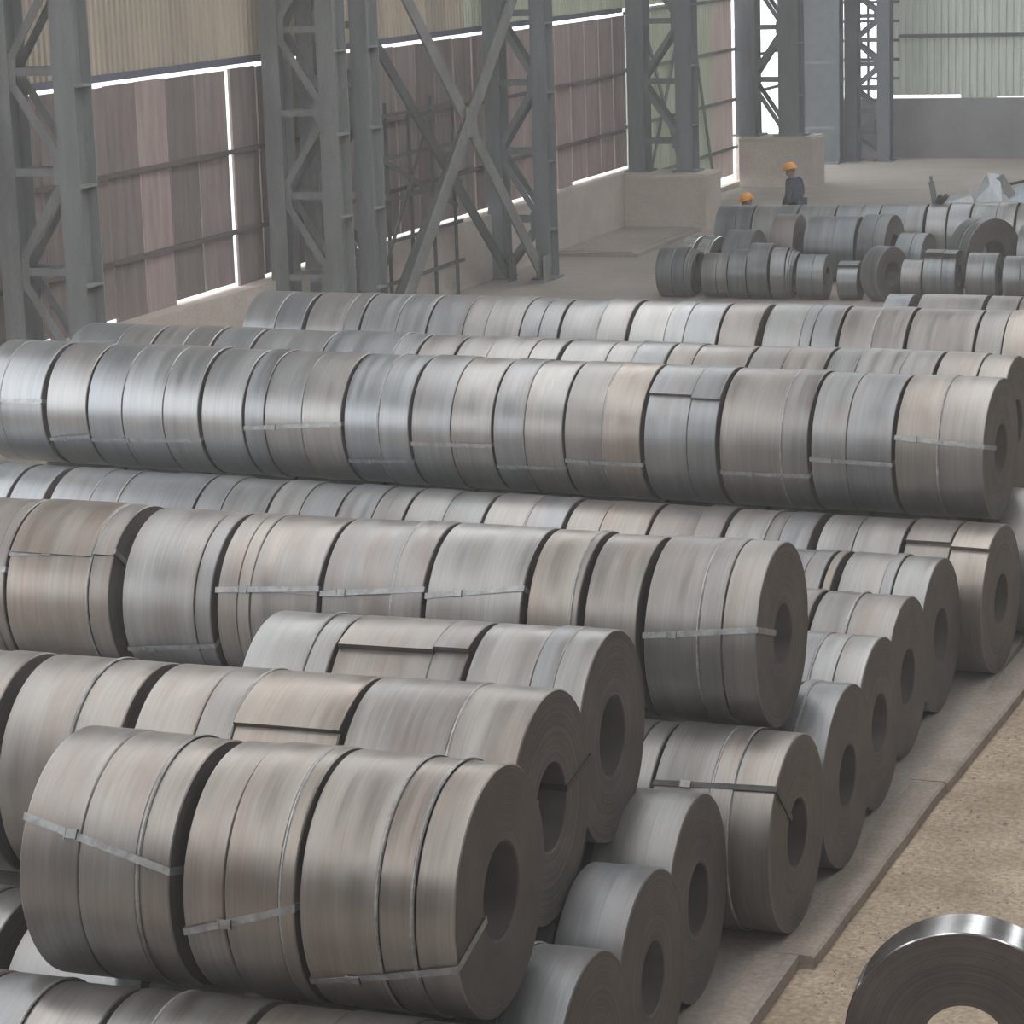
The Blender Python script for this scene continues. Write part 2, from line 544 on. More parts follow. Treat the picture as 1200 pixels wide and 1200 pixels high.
def lattice_column(label, y, xi, xo, z0, mat, node0=1.10, pitch=1.25, top=ROOF_Z, both=True, group='lattice columns along the side wall', stiff=True, fw=0.29, dep=0.46):
    t = thing('lattice_column', label, 'column', (xi, y, z0), 0, group)
    for x in (xi, xo):
        mb = MB()
        h_section(mb, x - xi, 0, 0, top - z0, fw, dep)
        ch = mb.build('chord', mat, t)
        if stiff and x == xi:
            z = 0.9
            while z < 9:
                if z > z0:
                    mb = MB()
                    for s in (0.012, -fw / 2):
                        mb.box((s, -dep / 2 + 0.02, z - z0), (s + fw / 2 - 0.012, dep / 2 - 0.02, z - z0 + 0.03))
                    mb.build('stiffener', mat, ch)
                z += 1.25
    for x in (xi, xo):
        mb = MB()
        mb.box((x - xi - fw * 0.75, -dep * 0.62, 0.0), (x - xi + fw * 0.75, dep * 0.62, 0.035))
        mb.build('base_plate', mat, t)
    # lacing: zigzag in both flange planes with horizontal struts at the nodes
    z = node0 - pitch * 2
    side = 0
    sgn = 1 if xo < xi else -1
    a_x = xi - xi - sgn * fw * 0.30
    b_x = (xo - xi) + sgn * fw * 0.30
    while z < top:
        zl, zh = z, z + pitch
        p = (a_x, b_x) if side == 0 else (b_x, a_x)
        if zl >= z0 - 0.25 and zh < top:
            for yy in ((-dep / 2 + 0.06, dep / 2 - 0.06) if both else (-dep / 2 + 0.06,)):
                mb = MB()
                mb.angle_bar((p[0], yy, max(zl - z0, 0.06) + 0.05), (p[1], yy, zh - z0 - 0.05), 0.11, 0.014, (0, 1, 0), 1)
                mb.build('diagonal', mat, t)
        if zl > z0 + 0.3:
            for yy in ((-dep / 2 + 0.04, dep / 2 - 0.04) if both else (-dep / 2 + 0.04,)):
                mb = MB()
                mb.angle_bar((a_x, yy, zl - z0), (b_x, yy, zl - z0), 0.10, 0.014, (0, 1, 0), 1)
                mb.build('strut', mat, t)
        if zl > z0 + 0.3:
            mb = MB()
            gx = p[0]
            mb.box((gx - 0.15, -dep / 2 + 0.025, zl - z0 - 0.15), (gx + 0.15, -dep / 2 + 0.037, zl - z0 + 0.15))
            mb.build('gusset_plate', mat, t)
        z += pitch
        side = 1 - side
    return t


M['paint_dark'] = plain('column_paint_dark', (0.10, 0.11, 0.12), 0.7)
lattice_column('grey lattice steel column at the far left edge of the picture', 30.25, -17.2, -18.12, 0, M['paint'], 1.10)
lattice_column('left one of the twin grey lattice columns standing close together', 38.1, -17.2, -18.12, 0, M['paint'], 1.25)
lattice_column('right one of the twin grey lattice columns, partly behind its neighbour', 39.35, -17.2, -18.12, 0, M['paint'], 1.25)
lattice_column('dark grey lattice column at the right foot of the big cross brace', 47.4, -17.2, -18.12, 0, M['paint_blue'], 1.10)
lattice_column('lattice column on the concrete pedestal in front of pale green sheets', 55.58, -16.95, -18.0, 1.207, M['paint_blue'], 1.85, group='lattice columns along the side wall', fw=0.36, dep=0.50)
lattice_column('lattice column on the far pedestal with bright daylight showing between its bars', 64.8, -17.12, -18.20, 1.207, M['paint_blue'], 1.3, fw=0.5, dep=0.6)
lattice_column('farthest lattice column in the corner by the pale end wall', 71.2, -16.28, -17.15, 0, M['paint_dark'], 1.3, pitch=0.62, stiff=False, fw=0.34)

# plated corner column beside the farthest lattice
t = thing('plate_column', 'wide plated dark column in the far corner beside the lattice', 'column', (-17.95, 70.6, 0))
mb = MB()
h_section(mb, 0.04, 0, 0, ROOF_Z, 1.22, 0.5)
mb.build('shaft', M['paint_dark'], t)
mb = MB()
for z in (0.9, 2.6, 4.3, 6.0):
    mb.box((-0.50, -0.27, z), (0.50, -0.25, z + 0.06))
mb.build('stiffener_ribs', M['paint_blue'], t)
mb = MB()
mb.box((-0.65, -0.42, 0), (0.65, 0.42, 0.05))
mb.build('base_plate', M['paint_blue'], t)


def pedestal(label, lo, hi):
    t = thing('concrete_pedestal', label, 'pedestal', ((lo[0] + hi[0]) / 2, (lo[1] + hi[1]) / 2, 0))
    cx, cy = (lo[0] + hi[0]) / 2, (lo[1] + hi[1]) / 2
    mb = MB()
    c = 0.03
    x0, y0, x1, y1, z1 = lo[0] - cx, lo[1] - cy, hi[0] - cx, hi[1] - cy, hi[2]
    mb.box((x0, y0, 0), (x1, y1, z1 - c))
    mb.box((x0 + c, y0 + c, z1 - c), (x1 - c, y1 - c, z1))
    mb.build('block', M['concrete'], t)
    mb = MB()
    mb.box((x0 + 0.01, y0 - 0.02, z1 - 0.10), (x1 + 0.02, y1 + 0.02, z1 - 0.035))
    mb.build('cap_course', M['concrete'], t)
    return t


pedestal('concrete pedestal block at the end of the brown wall plinth', (-18.19, 55.0, 0), (-16.40, 56.15, 1.2))
pedestal('far brown concrete pedestal block behind the two workers', (-18.28, 64.2, 0), (-16.45, 65.35, 1.2))

# big cross brace between the twin columns and the dark column (inner plane) and its darker twin at the wall
def cross_brace(name, label, x, ya, yb, z0, z1, w, mat):
    t = thing(name, label, 'brace', (x, (ya + yb) / 2, 0))
    ym = (ya + yb) / 2
    h = (yb - ya) / 2
    for s, dx in ((1, 0.0), (-1, -0.06)):
        mb = MB()
        mb.bar((dx, -h * s, z0), (dx, h * s, z1), w, 0.04, (1, 0, 0))
        mb.bar((dx - 0.05, -h * s, z0), (dx - 0.05, h * s, z1), 0.03, 0.09, (1, 0, 0))
        mb.build('brace_bar', mat, t)
    mb = MB()
    zc = (z0 + z1) / 2
    mb.box((0.022, -0.24, zc - 0.26), (0.036, 0.24, zc + 0.26))
    mb.build('centre_plate', mat, t)
    for s in (-1, 1):
        mb = MB()
        mb.box((0.022, s * h - 0.2, max(z0 - 0.15, 0.0)), (0.036, s * h + 0.2, z0 + 0.35))
        mb.build('foot_plate', mat, t)
    return t


cross_brace('cross_brace', 'large grey X-shaped brace between the twin columns and the dark column', -17.05, 39.85, 46.85, 0.15, 6.25, 0.27, M['brace'])
cross_brace('cross_brace', 'dark X-shaped brace close to the brown wall, behind the large grey one', -17.74, 41.2, 46.9, 0.15, 4.6, 0.22, M['brace_dark'])
# scaffold-like bars stacked against the brown panels behind the cross brace
t = thing('bar_rack', 'dark rack of thin bars standing against the brown wall behind the braces', 'rack', (-18.08, 43.0, 0))
for y in (-1.9, -0.9, 0.1, 1.1, 2.1):
    mb = MB()
    mb.bar((0, y, 0), (0, y, 3.6), 0.05, 0.05)
    mb.build('upright', M['brace_dark'], t)
for z in (0.6, 1.3, 2.0, 2.7, 3.4):
    mb = MB()
    mb.bar((0.05, -2.1, z), (0.05, 2.3, z), 0.06, 0.04, (1, 0, 0))
    mb.build('crossbar', M['brace_dark'], t)
for (a, c) in (((0.085, -1.9, 2.9), (0.085, 2.0, 1.6)), ((0.085, -1.8, 0.4), (0.085, 0.9, 3.3))):
    mb = MB()
    mb.bar(a, c, 0.08, 0.025, (1, 0, 0))
    mb.build('diagonal', M['brace_dark'], t)

# low slab by the wall
b = MB()
b.box((-18.19, 50.6, 0), (-16.5, 54.98, 0.07))
b.box((-18.19, 50.75, 0.07), (-16.65, 54.98, 0.09))
tag(b.build('floor_slab', M['floor']), 'low concrete slab on the floor before the first pedestal', 'slab')


# thin dusty haze filling the hall
b = MB()
b.box((-19.6, -21.2, -0.45), (15.0, FAR_Y + 1.2, ROOF_Z + 0.6))
hz = bpy.data.materials.new('dust_haze')
hz.use_nodes = True
hz.node_tree.nodes.clear()
vo = hz.node_tree.nodes.new('ShaderNodeOutputMaterial')
vs_ = hz.node_tree.nodes.new('ShaderNodeVolumeScatter')
vs_.inputs['Color'].default_value = (1.0, 0.975, 0.95, 1)
vs_.inputs['Density'].default_value = 0.0032
vs_.inputs['Anisotropy'].default_value = 0.1
hz.node_tree.links.new(vs_.outputs[0], vo.inputs['Volume'])
tag(b.build('haze', hz), 'thin dusty haze filling the hall', 'haze', None, 'stuff')

# ------------------------------------------------------------------ kerb
def kerb(label, p0, p1, w, zt=0.0, zb=-0.3):
    (xa, ya), (xb, yb) = p0, p1     # right-hand edge
    t = thing('kerb_beam', label, 'kerb', ((xa + xb) / 2 - w / 2, (ya + yb) / 2, -0.09))
    cx, cy = (xa + xb) / 2 - w / 2, (ya + yb) / 2
    mb = MB()
    c = 0.018
    L = [(xa - w, ya), (xa, ya), (xb, yb), (xb - w, yb)]
    n = 9
    vs, fs = [], []
    r2 = random.Random(int(ya * 10))
    for k in range(n + 1):
        u = k / n
        j = r2.uniform(-0.006, 0.006)
        xl, xr, yy = (xa - w) * (1 - u) + (xb - w) * u - cx, xa * (1 - u) + xb * u - cx, ya * (1 - u) + yb * u - cy
        z1 = zt + 0.09
        vs += [(xl, yy, zb + 0.09), (xl, yy, z1 - c), (xl + c, yy, z1), (xr - c + j, yy, z1), (xr + j, yy, z1 - c), (xr + j, yy, zb + 0.09)]
    for k in range(n):
        a = k * 6
        for q in range(5):
            fs.append((a + q, a + q + 1, a + q + 7, a + q + 6))
    fs.append((0, 5, 4, 3, 2, 1))
    e = n * 6
    fs.append((e, e + 1, e + 2, e + 3, e + 4, e + 5))
    mb.add(vs, fs)
    mb.build('beam', M['kerb'], t, smooth=30)
    return t


kerb('near concrete kerb beam, set back to the left of the next one', (-4.09, 12.2), (-4.28, 15.93), 0.235, 0.004)
kerb('middle concrete kerb beam between the coils and the sandy aisle', (-4.12, 15.95), (-4.045, 19.66), 0.265, 0.004)
kerb('far concrete kerb beam running on past the joint', (-4.035, 19.68), (-3.80, 25.9), 0.30, 0.004)

# loose stones on the aisle
rs = random.Random(11)
mb = MB()
for k in range(6500):
    yy = 11 + 15 * rs.random() ** 1.1
    xx = -4.0 + 4.4 * rs.random() ** 1.6
    if xx < -4.06 + max(0, (yy - 16) * 0.026):
        continue
    r = rs.choice((0.005, 0.007, 0.009, 0.012)) if rs.random() < 0.97 else rs.uniform(0.015, 0.03)
    a = rs.random() * 6.28
    z = -0.09
    vs = []
    for q in range(4):
        an = a + q * 1.57
        vs.append((xx + r * math.cos(an) * rs.uniform(.7, 1.3), yy + r * math.sin(an) * rs.uniform(.7, 1.3), z))
    vs.append((xx + rs.uniform(-.3, .3) * r, yy + rs.uniform(-.3, .3) * r, z + r * rs.uniform(.6, 1.0)))
    mb.add(vs, [(0, 1, 4), (1, 2, 4), (2, 3, 4), (3, 0, 4)])
tag(mb.build('gravel', M['stone']), 'loose pebbles scattered over the sandy aisle', 'gravel', None, 'stuff')


# ------------------------------------------------------------------ coils
def ring_mesh(w, R, r, tail=200.0, step=0.004, lift=0.0, seed=0, mats=None, seg=72, cone=0.0):
    """one slit coil, axis along x; angles measured from the top towards -Y.
    The outer turn ends at angle `tail` (a step in radius); `lift` raises its free end."""
    rr = random.Random(seed)
    bv = 0.007
    prof = [(-w / 2 + bv, R, 1), (w / 2 - bv, R, 1), (w / 2, R - bv, 1)]
    nface = 4
    for k in range(1, nface):
        q = k / nface
        rad = R - bv + (r + bv - (R - bv)) * q
        j = rr.uniform(-0.004, 0.004)
        prof += [(w / 2 + j + cone * q, rad, 0)]
    prof += [(w / 2 + cone, r + bv, 0), (w / 2 - bv, r, 0), (-w / 2 + bv, r, 0), (-w / 2, r + bv, 0)]
    for k in range(1, nface):
        q = k / nface
        rad = r + bv + (R - bv - (r + bv)) * q
        prof += [(-w / 2 + rr.uniform(-0.004, 0.004), rad, 0)]
    prof += [(-w / 2, R - bv, 1)]
    n = len(prof)
    nout = 2                                    # edges that belong to the outer surface
    mb = MB()
    vs, fs, mi = [], [], []
    for s in range(seg + 1):
        u = s / seg
        # crowd the last samples towards the lifted free end
        u = 1 - (1 - u) ** 1.25
        ph = (tail + 360 * u) * D2R
        off = step * u + (lift * math.exp(-(1 - u) * 360 / 14.0) if lift else 0.0)
        sn, cs = math.sin(ph), math.cos(ph)
        for (x, rad, o) in prof:
            q = rad + (off if o else 0)
            vs.append((x, -q * sn, q * cs))
    for s in range(seg):
        a, c = s * n, (s + 1) * n
        for k in range(n):
            k2 = (k + 1) % n
            fs.append((a + k, c + k, c + k2, a + k2))
            outer = (k in (0, 1)) or (k == n - 1)
            mi.append(0 if outer else 1)
    e = seg * n
    for k in (n - 1, 0, 1):
        k2 = (k + 1) % n
        fs.append((k, k2, e + k2, e + k))
        mi.append(1)
    mb.v, mb.f, mb.mi = vs, fs, mi
    return mb.mesh('slit_coil', mats, 35)


def strap_mesh(x0, x1, R, r, p0, p1, mat, hw=0.020, th=0.003):
    """flat steel band looped through the eye and along the outside of a bundle"""
    pts = []
    up = 1 / math.sqrt(2)
    no = 7
    for k in range(no + 1):
        u = k / no
        pts.append((x0 + (x1 - x0) * u, R, p0 + (p1 - p0) * u, 0.0, 1.0))
    pts[0] = (x0, R, p0, -up, up)
    pts[-1] = (x1, R, p1, up, up)
    for k in range(1, 4):
        u = k / 4
        pts.append((x1, R + (r - R) * u, p1, 1, 0))
    pts.append((x1, r, p1, up, -up))
    for k in range(1, 4):
        u = k / 4
        pts.append((x1 + (x0 - x1) * u, r, p1 + (p0 - p1) * u, 0, -1))
    pts.append((x0, r, p0, -up, -up))
    for k in range(1, 4):
        u = k / 4
        pts.append((x0, r + (R - r) * u, p0, -1, 0))
    vs, fs = [], []
    for (x, rho, ph, nx, nr) in pts:
        a = ph * D2R
        rad = Vector((0, -math.sin(a), math.cos(a)))
        tan = Vector((0, -math.cos(a), -math.sin(a)))
        p = Vector((x, 0, 0)) + rad * rho
        nn = Vector((nx, 0, 0)) + rad * nr
        for s, h in ((-1, 0), (1, 0), (1, th), (-1, th)):
            vs.append(p + tan * (s * hw) + nn * h)
    n = len(pts)
    for k in range(n):
        a, c = 4 * k, 4 * ((k + 1) % n)
        for q in range(4):
            q2 = (q + 1) % 4
            fs.append((a + q, c + q, c + q2, a + q2))
    mb = MB()
    mb.add(vs, fs)
    return mb.mesh('strap', mat)


def seal_mesh(mat):
    mb = MB()
    mb.box((-0.035, -0.024, 0.0), (0.035, 0.024, 0.007))
    mb.box((-0.035, -0.027, -0.002), (-0.027, 0.027, 0.010))
    mb.box((0.027, -0.027, -0.002), (0.035, 0.027, 0.010))
    return mb.mesh('strap_seal', mat)


SEAL = seal_mesh(M['strap'])
EYE = 0.34                       # eye radius / outer radius


def bundle(label, cx, cy, cz, rz, rings, R, mat, straps=(), group=None, tails=None, lift=0.0, name='steel_coil_bundle', eye=None, seed=0, pitch=0.0, strapmat='strap', cat='steel coil', jit=0.014, bands=()):
    """rings: list of (x0, x1) in row coordinates relative to cx"""
    t = thing(name, label, cat, (cx, cy, cz - R), rz, group)
    if pitch:
        t.rotation_euler = (0, pitch, rz)
    rr = random.Random(seed * 31 + 5)
    r = (eye or EYE) * R
    rmax = R
    for i, (a, c) in enumerate(rings):
        Ri = R + rr.uniform(-jit, jit * 0.4)
        rmax = max(rmax, Ri)
        tl, lf = rr.choice((150, 190, 230, 280, 320)) + rr.uniform(-15, 15), 0.0
        if tails and i in tails:
            tl, lf = tails[i], lift
        w = c - a
        me = ring_mesh(w - 0.004, Ri, r + rr.uniform(-.004, .004), tl, 0.004 if not lf else 0.007, lf, seed * 7 + i, [mat, M['edge']])
        o = link('slit_coil', me, t, ((a + c) / 2, rr.uniform(-.003, .003), R))
        o.rotation_euler = (0, rr.uniform(-.006, .006), rr.uniform(-.008, .008))
    x0, x1 = rings[0][0], rings[-1][1]
    for xb in bands:
        me = ring_mesh(0.019, rmax + 0.005, rmax - 0.006, 200, 0.0, 0.0, 3, [M['band'], M['band']], 72)
        link('girth_band', me, t, (xb, 0, R), (0, rr.uniform(-.004, .004), rr.uniform(-.012, .012)))
    for (p0, p1) in straps:
        s = link('strap', strap_mesh(x0 - 0.006, x1 + 0.006, rmax + 0.004, r - 0.008, p0, p1, M[strapmat]), t, (0, 0, R))
        u = 0.18 + 0.2 * rr.random()
        ph = (p0 + (p1 - p0) * u) * D2R
        sl = link('strap_seal', SEAL, s)
        sl.location = (x0 + (x1 - x0) * u, -math.sin(ph) * (rmax + 0.007), math.cos(ph) * (rmax + 0.007))
        sl.rotation_euler = (ph, 0, 0)
    return t


ROW = {  # Y at X=-4.5, centre height, radius, skew of the row
    'E0': (11.35, .65, .65, -.02), 'E1': (12.60, .62, .62, 0), 'E2': (13.85, .625, .625, 0), 'E3': (15.11, .64, .64, 0),
    'E4': (16.42, .655, .655, .02), 'E5': (17.71, .64, .64, .03), 'E6': (18.99, .64, .64, .035), 'E7': (20.27, .64, .64, .045),
    'E8': (21.56, .645, .645, .055), 'E9': (22.86, .65, .65, .067), 'E10': (24.35, .65, .65, .065),
    'U1': (12.05, 1.765, .648, .005), 'U2': (13.41, 1.745, .65, 0), 'U3': (14.71, 1.76, .63, 0), 'U4': (17.14, 1.78, .626, .022),
    'U5': (23.76, 1.79, .634, .063), 'B1': (25.08, 1.77, .65, .06), 'B2': (27.9, 1.77, .65, .046), 'B3': (37.1, .63, .63, .04)}
SEAMS = {
    'U5': [[-14.80, -14.55, -14.05], [-14.00, -13.53], [-13.50, -13.10, -12.63, -12.23], [-12.20, -11.74], [-11.71, -11.49, -11.08, -10.65], [-10.62, -10.26, -9.93], [-9.90, -9.49, -9.07], [-9.05, -8.74, -8.35], [-8.33, -7.95, -7.57], [-7.54, -7.12, -6.84], [-6.81, -6.23, -5.98], [-5.96, -5.63, -5.21], [-5.18, -4.80, -4.39]],
    'E9': [[-14.93, -14.46, -14.09], [-14.06, -13.67], [-13.59, -13.14, -12.83, -12.43, -11.97], [-11.94, -11.66, -11.18], [-11.15, -10.82, -10.44], [-10.41, -10.05, -9.74], [-9.72, -9.33, -8.94], [-8.91, -8.50, -8.13], [-8.10, -7.77, -7.32], [-7.30, -6.87, -6.61], [-6.59, -6.22, -6.08, -5.80], [-5.73, -5.41, -4.99], [-4.95, -4.55, -4.21]],
    'U4': [[-11.19, -10.78, -10.37, -10.29], [-10.27, -9.59, -9.42], [-9.31, -8.73, -8.60], [-8.56, -8.40, -8.30, -7.78], [-7.75, -7.22, -6.99], [-6.98, -6.27], [-6.23, -5.91, -5.86], [-5.82, -5.45], [-5.39, -5.02, -4.86, -4.62]],
    'U1': [[-7.09, -6.75, -6.42, -6.24], [-6.16, -5.93, -5.63, -5.55], [-5.53, -5.11, -4.92, -4.71]],
    'U2': [[-8.89, -8.54, -8.34, -8.12], [-8.03, -7.60, -7.30], [-7.22, -6.84, -6.62, -5.98], [-5.94, -5.34, -4.93]],
    'U3': [[-7.20, -6.80, -6.64], [-6.62, -6.00, -5.78], [-5.76, -5.35, -5.21, -5.01]],
    'E0': [[-7.90, -7.54, -7.24], [-7.22, -6.90, -6.49], [-6.46, -6.20, -5.73], [-5.70, -5.31, -4.93, -4.34]],
    'E1': [[-8.51, -8.23, -7.98, -7.78], [-5.03, -4.79, -4.43]],
    'E2': [[-4.915, -4.51]],
    'E3': [[-5.13, -4.62]],
    'E4': [[-5.65, -5.31, -5.17], [-5.15, -4.76, -4.62, -4.34]],
    'E5': [[-4.93, -4.67], [-4.64, -4.56, -4.32]],
    'E6': [[-4.99, -4.79, -4.61, -4.39]],
    'E7': [[-5.46, -5.15], [-5.12, -4.83, -4.46]],
    'E8': [[-5.77, -5.53, -5.37], [-5.35, -5.27], [-5.22, -4.86, -4.76, -4.47]],
    'E10': [[-4.55, -4.08]],
    'B1': [[-14.59, -13.99, -13.59], [-13.55, -13.19, -12.87], [-12.84, -12.40], [-12.37, -11.57], [-11.54, -10.76, -10.51], [-10.49, -10.09], [-10.06, -9.72, -9.27, -8.97], [-8.93, -8.46, -8.19, -7.85], [-7.82, -7.56, -7.02], [-6.99, -6.65, -6.24], [-6.22, -5.93, -5.50, -5.18], [-5.16, -4.77, -4.49]],
    'B2': [[-13.77, -13.36, -13.02], [-12.96, -12.49, -12.30], [-12.28, -11.84, -11.48], [-11.46, -11.03, -10.76, -10.35, -10.13, -9.91], [-9.88, -9.44, -9.11], [-9.09, -8.68, -8.46, -8.09], [-8.07, -7.65], [-7.58, -7.17, -7.05, -6.78], [-6.75, -6.40, -6.06], [-6.03, -5.34], [-5.32, -5.04, -4.64]],
    'B3': [[-8.46, -8.11], [-7.97, -7.08], [-7.02, -6.60], [-6.58, -6.12]]}
# straps seen on the outside: row -> {bundle index: [(angle at left, angle at right)]}
STRAPS = {
    'U5': {0: [(81, 79)], 1: [(116, 110)], 2: [(114, 108)], 4: [(94, 86)], 5: [(121, 118)], 6: [(100, 98)], 7: [(118, 116)], 8: [(108, 108)], 10: [(111, 110)], 11: [(95, 96)], 12: [(74, 78)]},
    'U4': {0: [(70, 67)], 1: [(56, 50)], 2: [(117, 109)], 3: [(71, 66)], 4: [(69, 62)], 5: [(66, 57)], 8: [(81, 73)]},
    'U1': {0: [(57, 75)], 1: [(102, 85)], 2: [(124, 106)]},
    'U2': {3: [(66, 68), (-82, -82)]},
    'E4': {1: [(50, 47.5)]},
    'E9': {}}
TAILS = {('U5', 9): ({0: 47, 1: 50}, 0.03), ('U3', 1): ({0: 32, 1: 30}, 0.035), ('U2', 2): ({2: 43}, 0.03), ('E9', 12): ({0: 35, 1: 38}, 0.035),
         ('U4', 0): ({2: 70}, 0.0), ('U4', 1): ({0: 55, 1: 53}, 0.012), ('U5', 0): ({0: 83, 1: 82}, 0.008), ('U4', 3): ({2: 70}, 0.006)}
# light steel bands round the girth: (row, bundle): seam numbers
BANDS = {('U4', 1): (1,), ('U4', 4): (1,), ('U4', 6): (1,), ('U4', 8): (1,), ('U5', 5): (1,), ('U5', 7): (1,), ('U5', 8): (1,), ('U5', 10): (1,), ('U5', 12): (1,),
         ('U1', 0): (2,), ('U1', 1): (2,), ('U1', 2): (1, 2), ('U2', 1): (1,), ('U2', 2): (2,), ('U2', 3): (1,), ('U3', 0): (1,), ('U3', 2): (2,),
         ('E9', 2): (2,), ('E9', 7): (1,), ('E9', 10): (1,), ('B2', 4): (1,), ('B2', 8): (1,), ('B1', 4): (1,), ('B1', 7): (2,), ('E5', 1): (1,), ('E6', 0): (1,), ('E7', 1): (1,), ('E4', 1): (1, 2),
         ('E0', 1): (1,), ('E0', 2): (1,)}
DARKSTRAP = {('U2', 3), ('E4', 1)}
ORD = ['first', 'second', 'third', 'fourth', 'fifth', 'sixth', 'seventh', 'eighth', 'ninth', 'tenth', 'eleventh', 'twelfth', 'thirteenth']
DESC = {'U1': 'the short front upper row', 'U2': 'the upper row right behind the front one', 'U3': 'the short upper row behind two front rows',
        'U4': 'the long upper row across the middle', 'U5': 'the longest upper row across the picture',
        'E9': 'the low row between two long upper rows', 'E0': 'the bottom row at the lower picture edge',
        'B1': 'the row just behind the longest row', 'B2': 'the rearmost long row before the scattered coils',
        'B3': 'the low row peeking over the rearmost row'}
SHORT = {
    ('E1', 0): 'coil bundle in the bottom layer at the left edge, below the second upper row',
    ('E1', 1): 'frontmost bottom-layer coil showing its dark end face at the lower picture edge',
    ('E2', 0): 'narrow bottom-layer coil with a bright highlight, second from the front by the kerb',
    ('E3', 0): 'bottom-layer coil with a large dark open face, third from the front by the kerb',
    ('E4', 0): 'coil bundle left of the black-strapped bundle on the bottom layer',
    ('E4', 1): 'bottom-layer coil bundle with black strap across it, beside the kerb notch',
    ('E5', 0): 'sliver of coil under the end of the long middle row, left of a narrow bundle',
    ('E5', 1): 'narrow bottom-layer bundle directly behind the black-strapped bundle at the kerb',
    ('E6', 0): 'bottom-layer bundle of three rings, second behind the black-strapped bundle',
    ('E7', 0): 'dark-edged coil hidden behind the end face of the long middle row',
    ('E7', 1): 'bright bottom-layer bundle, third behind the black-strapped bundle at the kerb',
    ('E8', 0): 'left coil bundle of the bottom row just before the low long row',
    ('E8', 1): 'thin single ring between two bundles, just right of the long middle row end',
    ('E8', 2): 'bottom-layer end bundle, fourth behind the black-strapped bundle at the kerb',
    ('E10', 0): 'coil at the right picture edge below the end of the longest upper row'}


def row_mat(row, x, i):
    r = random.Random(hash((row, i)) if False else (ord(row[0]) * 100 + int(row[1:]) * 13 + i * 7))
    if row in ('U1', 'U2', 'E0'):
        return M['warm'] if r.random() < 0.8 else M['grey']
    if row in ('U3', 'U4', 'E1'):
        return M['warm'] if r.random() < 0.6 else M['grey']
    if row in ('E2', 'E3', 'E4', 'E5', 'E6', 'E7', 'E8', 'E10'):
        return M['grey'] if r.random() < 0.6 else M['warm']
    k = (x + 15) / 10.5
    q = k + r.uniform(-0.3, 0.3)
    return M['blue'] if q < 0.42 else (M['grey'] if q < 0.85 else M['warm'])


for row, bundles in SEAMS.items():
    Y, Z, R, th = ROW[row]
    n = len(bundles)
    for i, seams in enumerate(bundles):
        seams = list(seams)
        if i and seams[0] - bundles[i - 1][-1] < 0.025:
            seams[0] = bundles[i - 1][-1] + 0.025
        cx = (seams[0] + seams[-1]) / 2
        cy = Y - (cx + 4.5) * math.tan(th)
        rings = [(a - cx, c - cx) for a, c in zip(seams[:-1], seams[1:])]
        feat = ''
        tl, lf = TAILS.get((row, i), (None, 0))
        if row in DESC:
            if n - i == 1:
                pos = 'at the right end of'
            elif i == 0 and row in ('U1', 'U3', 'B1', 'B2'):
                pos = 'at the left end of'
            else:
                pos = None
            col = {M['warm']: 'brownish', M['grey']: 'grey', M['blue']: 'bluish'}[row_mat(row, cx, i)]
            if pos:
                label = '%s coil bundle %s %s' % (col, pos, DESC[row])
            else:
                label = '%s coil bundle, %s from the right in %s' % (col, ORD[n - 1 - i], DESC[row])
            group = 'coil bundles in ' + DESC[row]
        else:
            label = SHORT[(row, i)]
            group = 'bottom-layer coil bundles along the kerb'
        bundle(label, cx, cy, Z, -th, rings, R, row_mat(row, cx, i), STRAPS.get(row, {}).get(i, ()), group, tl, lf,
               eye=0.385 if row in ('U1', 'U2', 'U3') else None, seed=ord(row[0]) * 10 + int(row[1:]) * 20 + i, strapmat='strap_dark' if (row, i) in DARKSTRAP else 'strap',
               bands=[seams[q] - cx for q in BANDS.get((row, i), ())])

# bottom-layer coils that carry the upper rows
def carriers(row, Yr, R, th, x0, x1, n, place):
    w = (x1 - x0) / n
    for k in range(n):
        cx = x0 + w * (k + 0.5)
        bundle('bottom-layer coil, %s from the right, hidden under %s' % (ORD[n - 1 - k], place), cx, Yr - (cx + 4.5) * math.tan(th), R, -th,
               [(-w / 2 + 0.02, w / 2 - 0.02)], R, M['grey'], (), 'bottom-layer coils hidden under ' + place, seed=2000 + int(Yr * 100) + k)


carriers('E1', 12.60, .58, 0, -7.70, -5.10, 3, 'the short front upper row')
carriers('E2', 13.86, .56, 0, -8.85, -4.95, 4, 'the second upper row')
carriers('E3', 15.10, .58, 0, -7.30, -5.20, 2, 'the short third upper row')
carriers('E4', 16.41, .64, .02, -11.1, -5.70, 6, 'the front of the long middle row')
carriers('E5', 17.71, .62, .03, -11.1, -5.00, 6, 'the back of the long middle row')
carriers('E10', 24.35, .615, .065, -14.6, -4.60, 10, 'the longest upper row')
carriers('E11', 25.77, .615, .065, -14.6, -4.60, 10, 'the row behind the longest row')
carriers('E12', 27.22, .615, .046, -13.8, -4.60, 9, 'the front of the rearmost long row')
carriers('E13', 28.58, .615, .046, -13.8, -4.60, 9, 'the back of the rearmost long row')

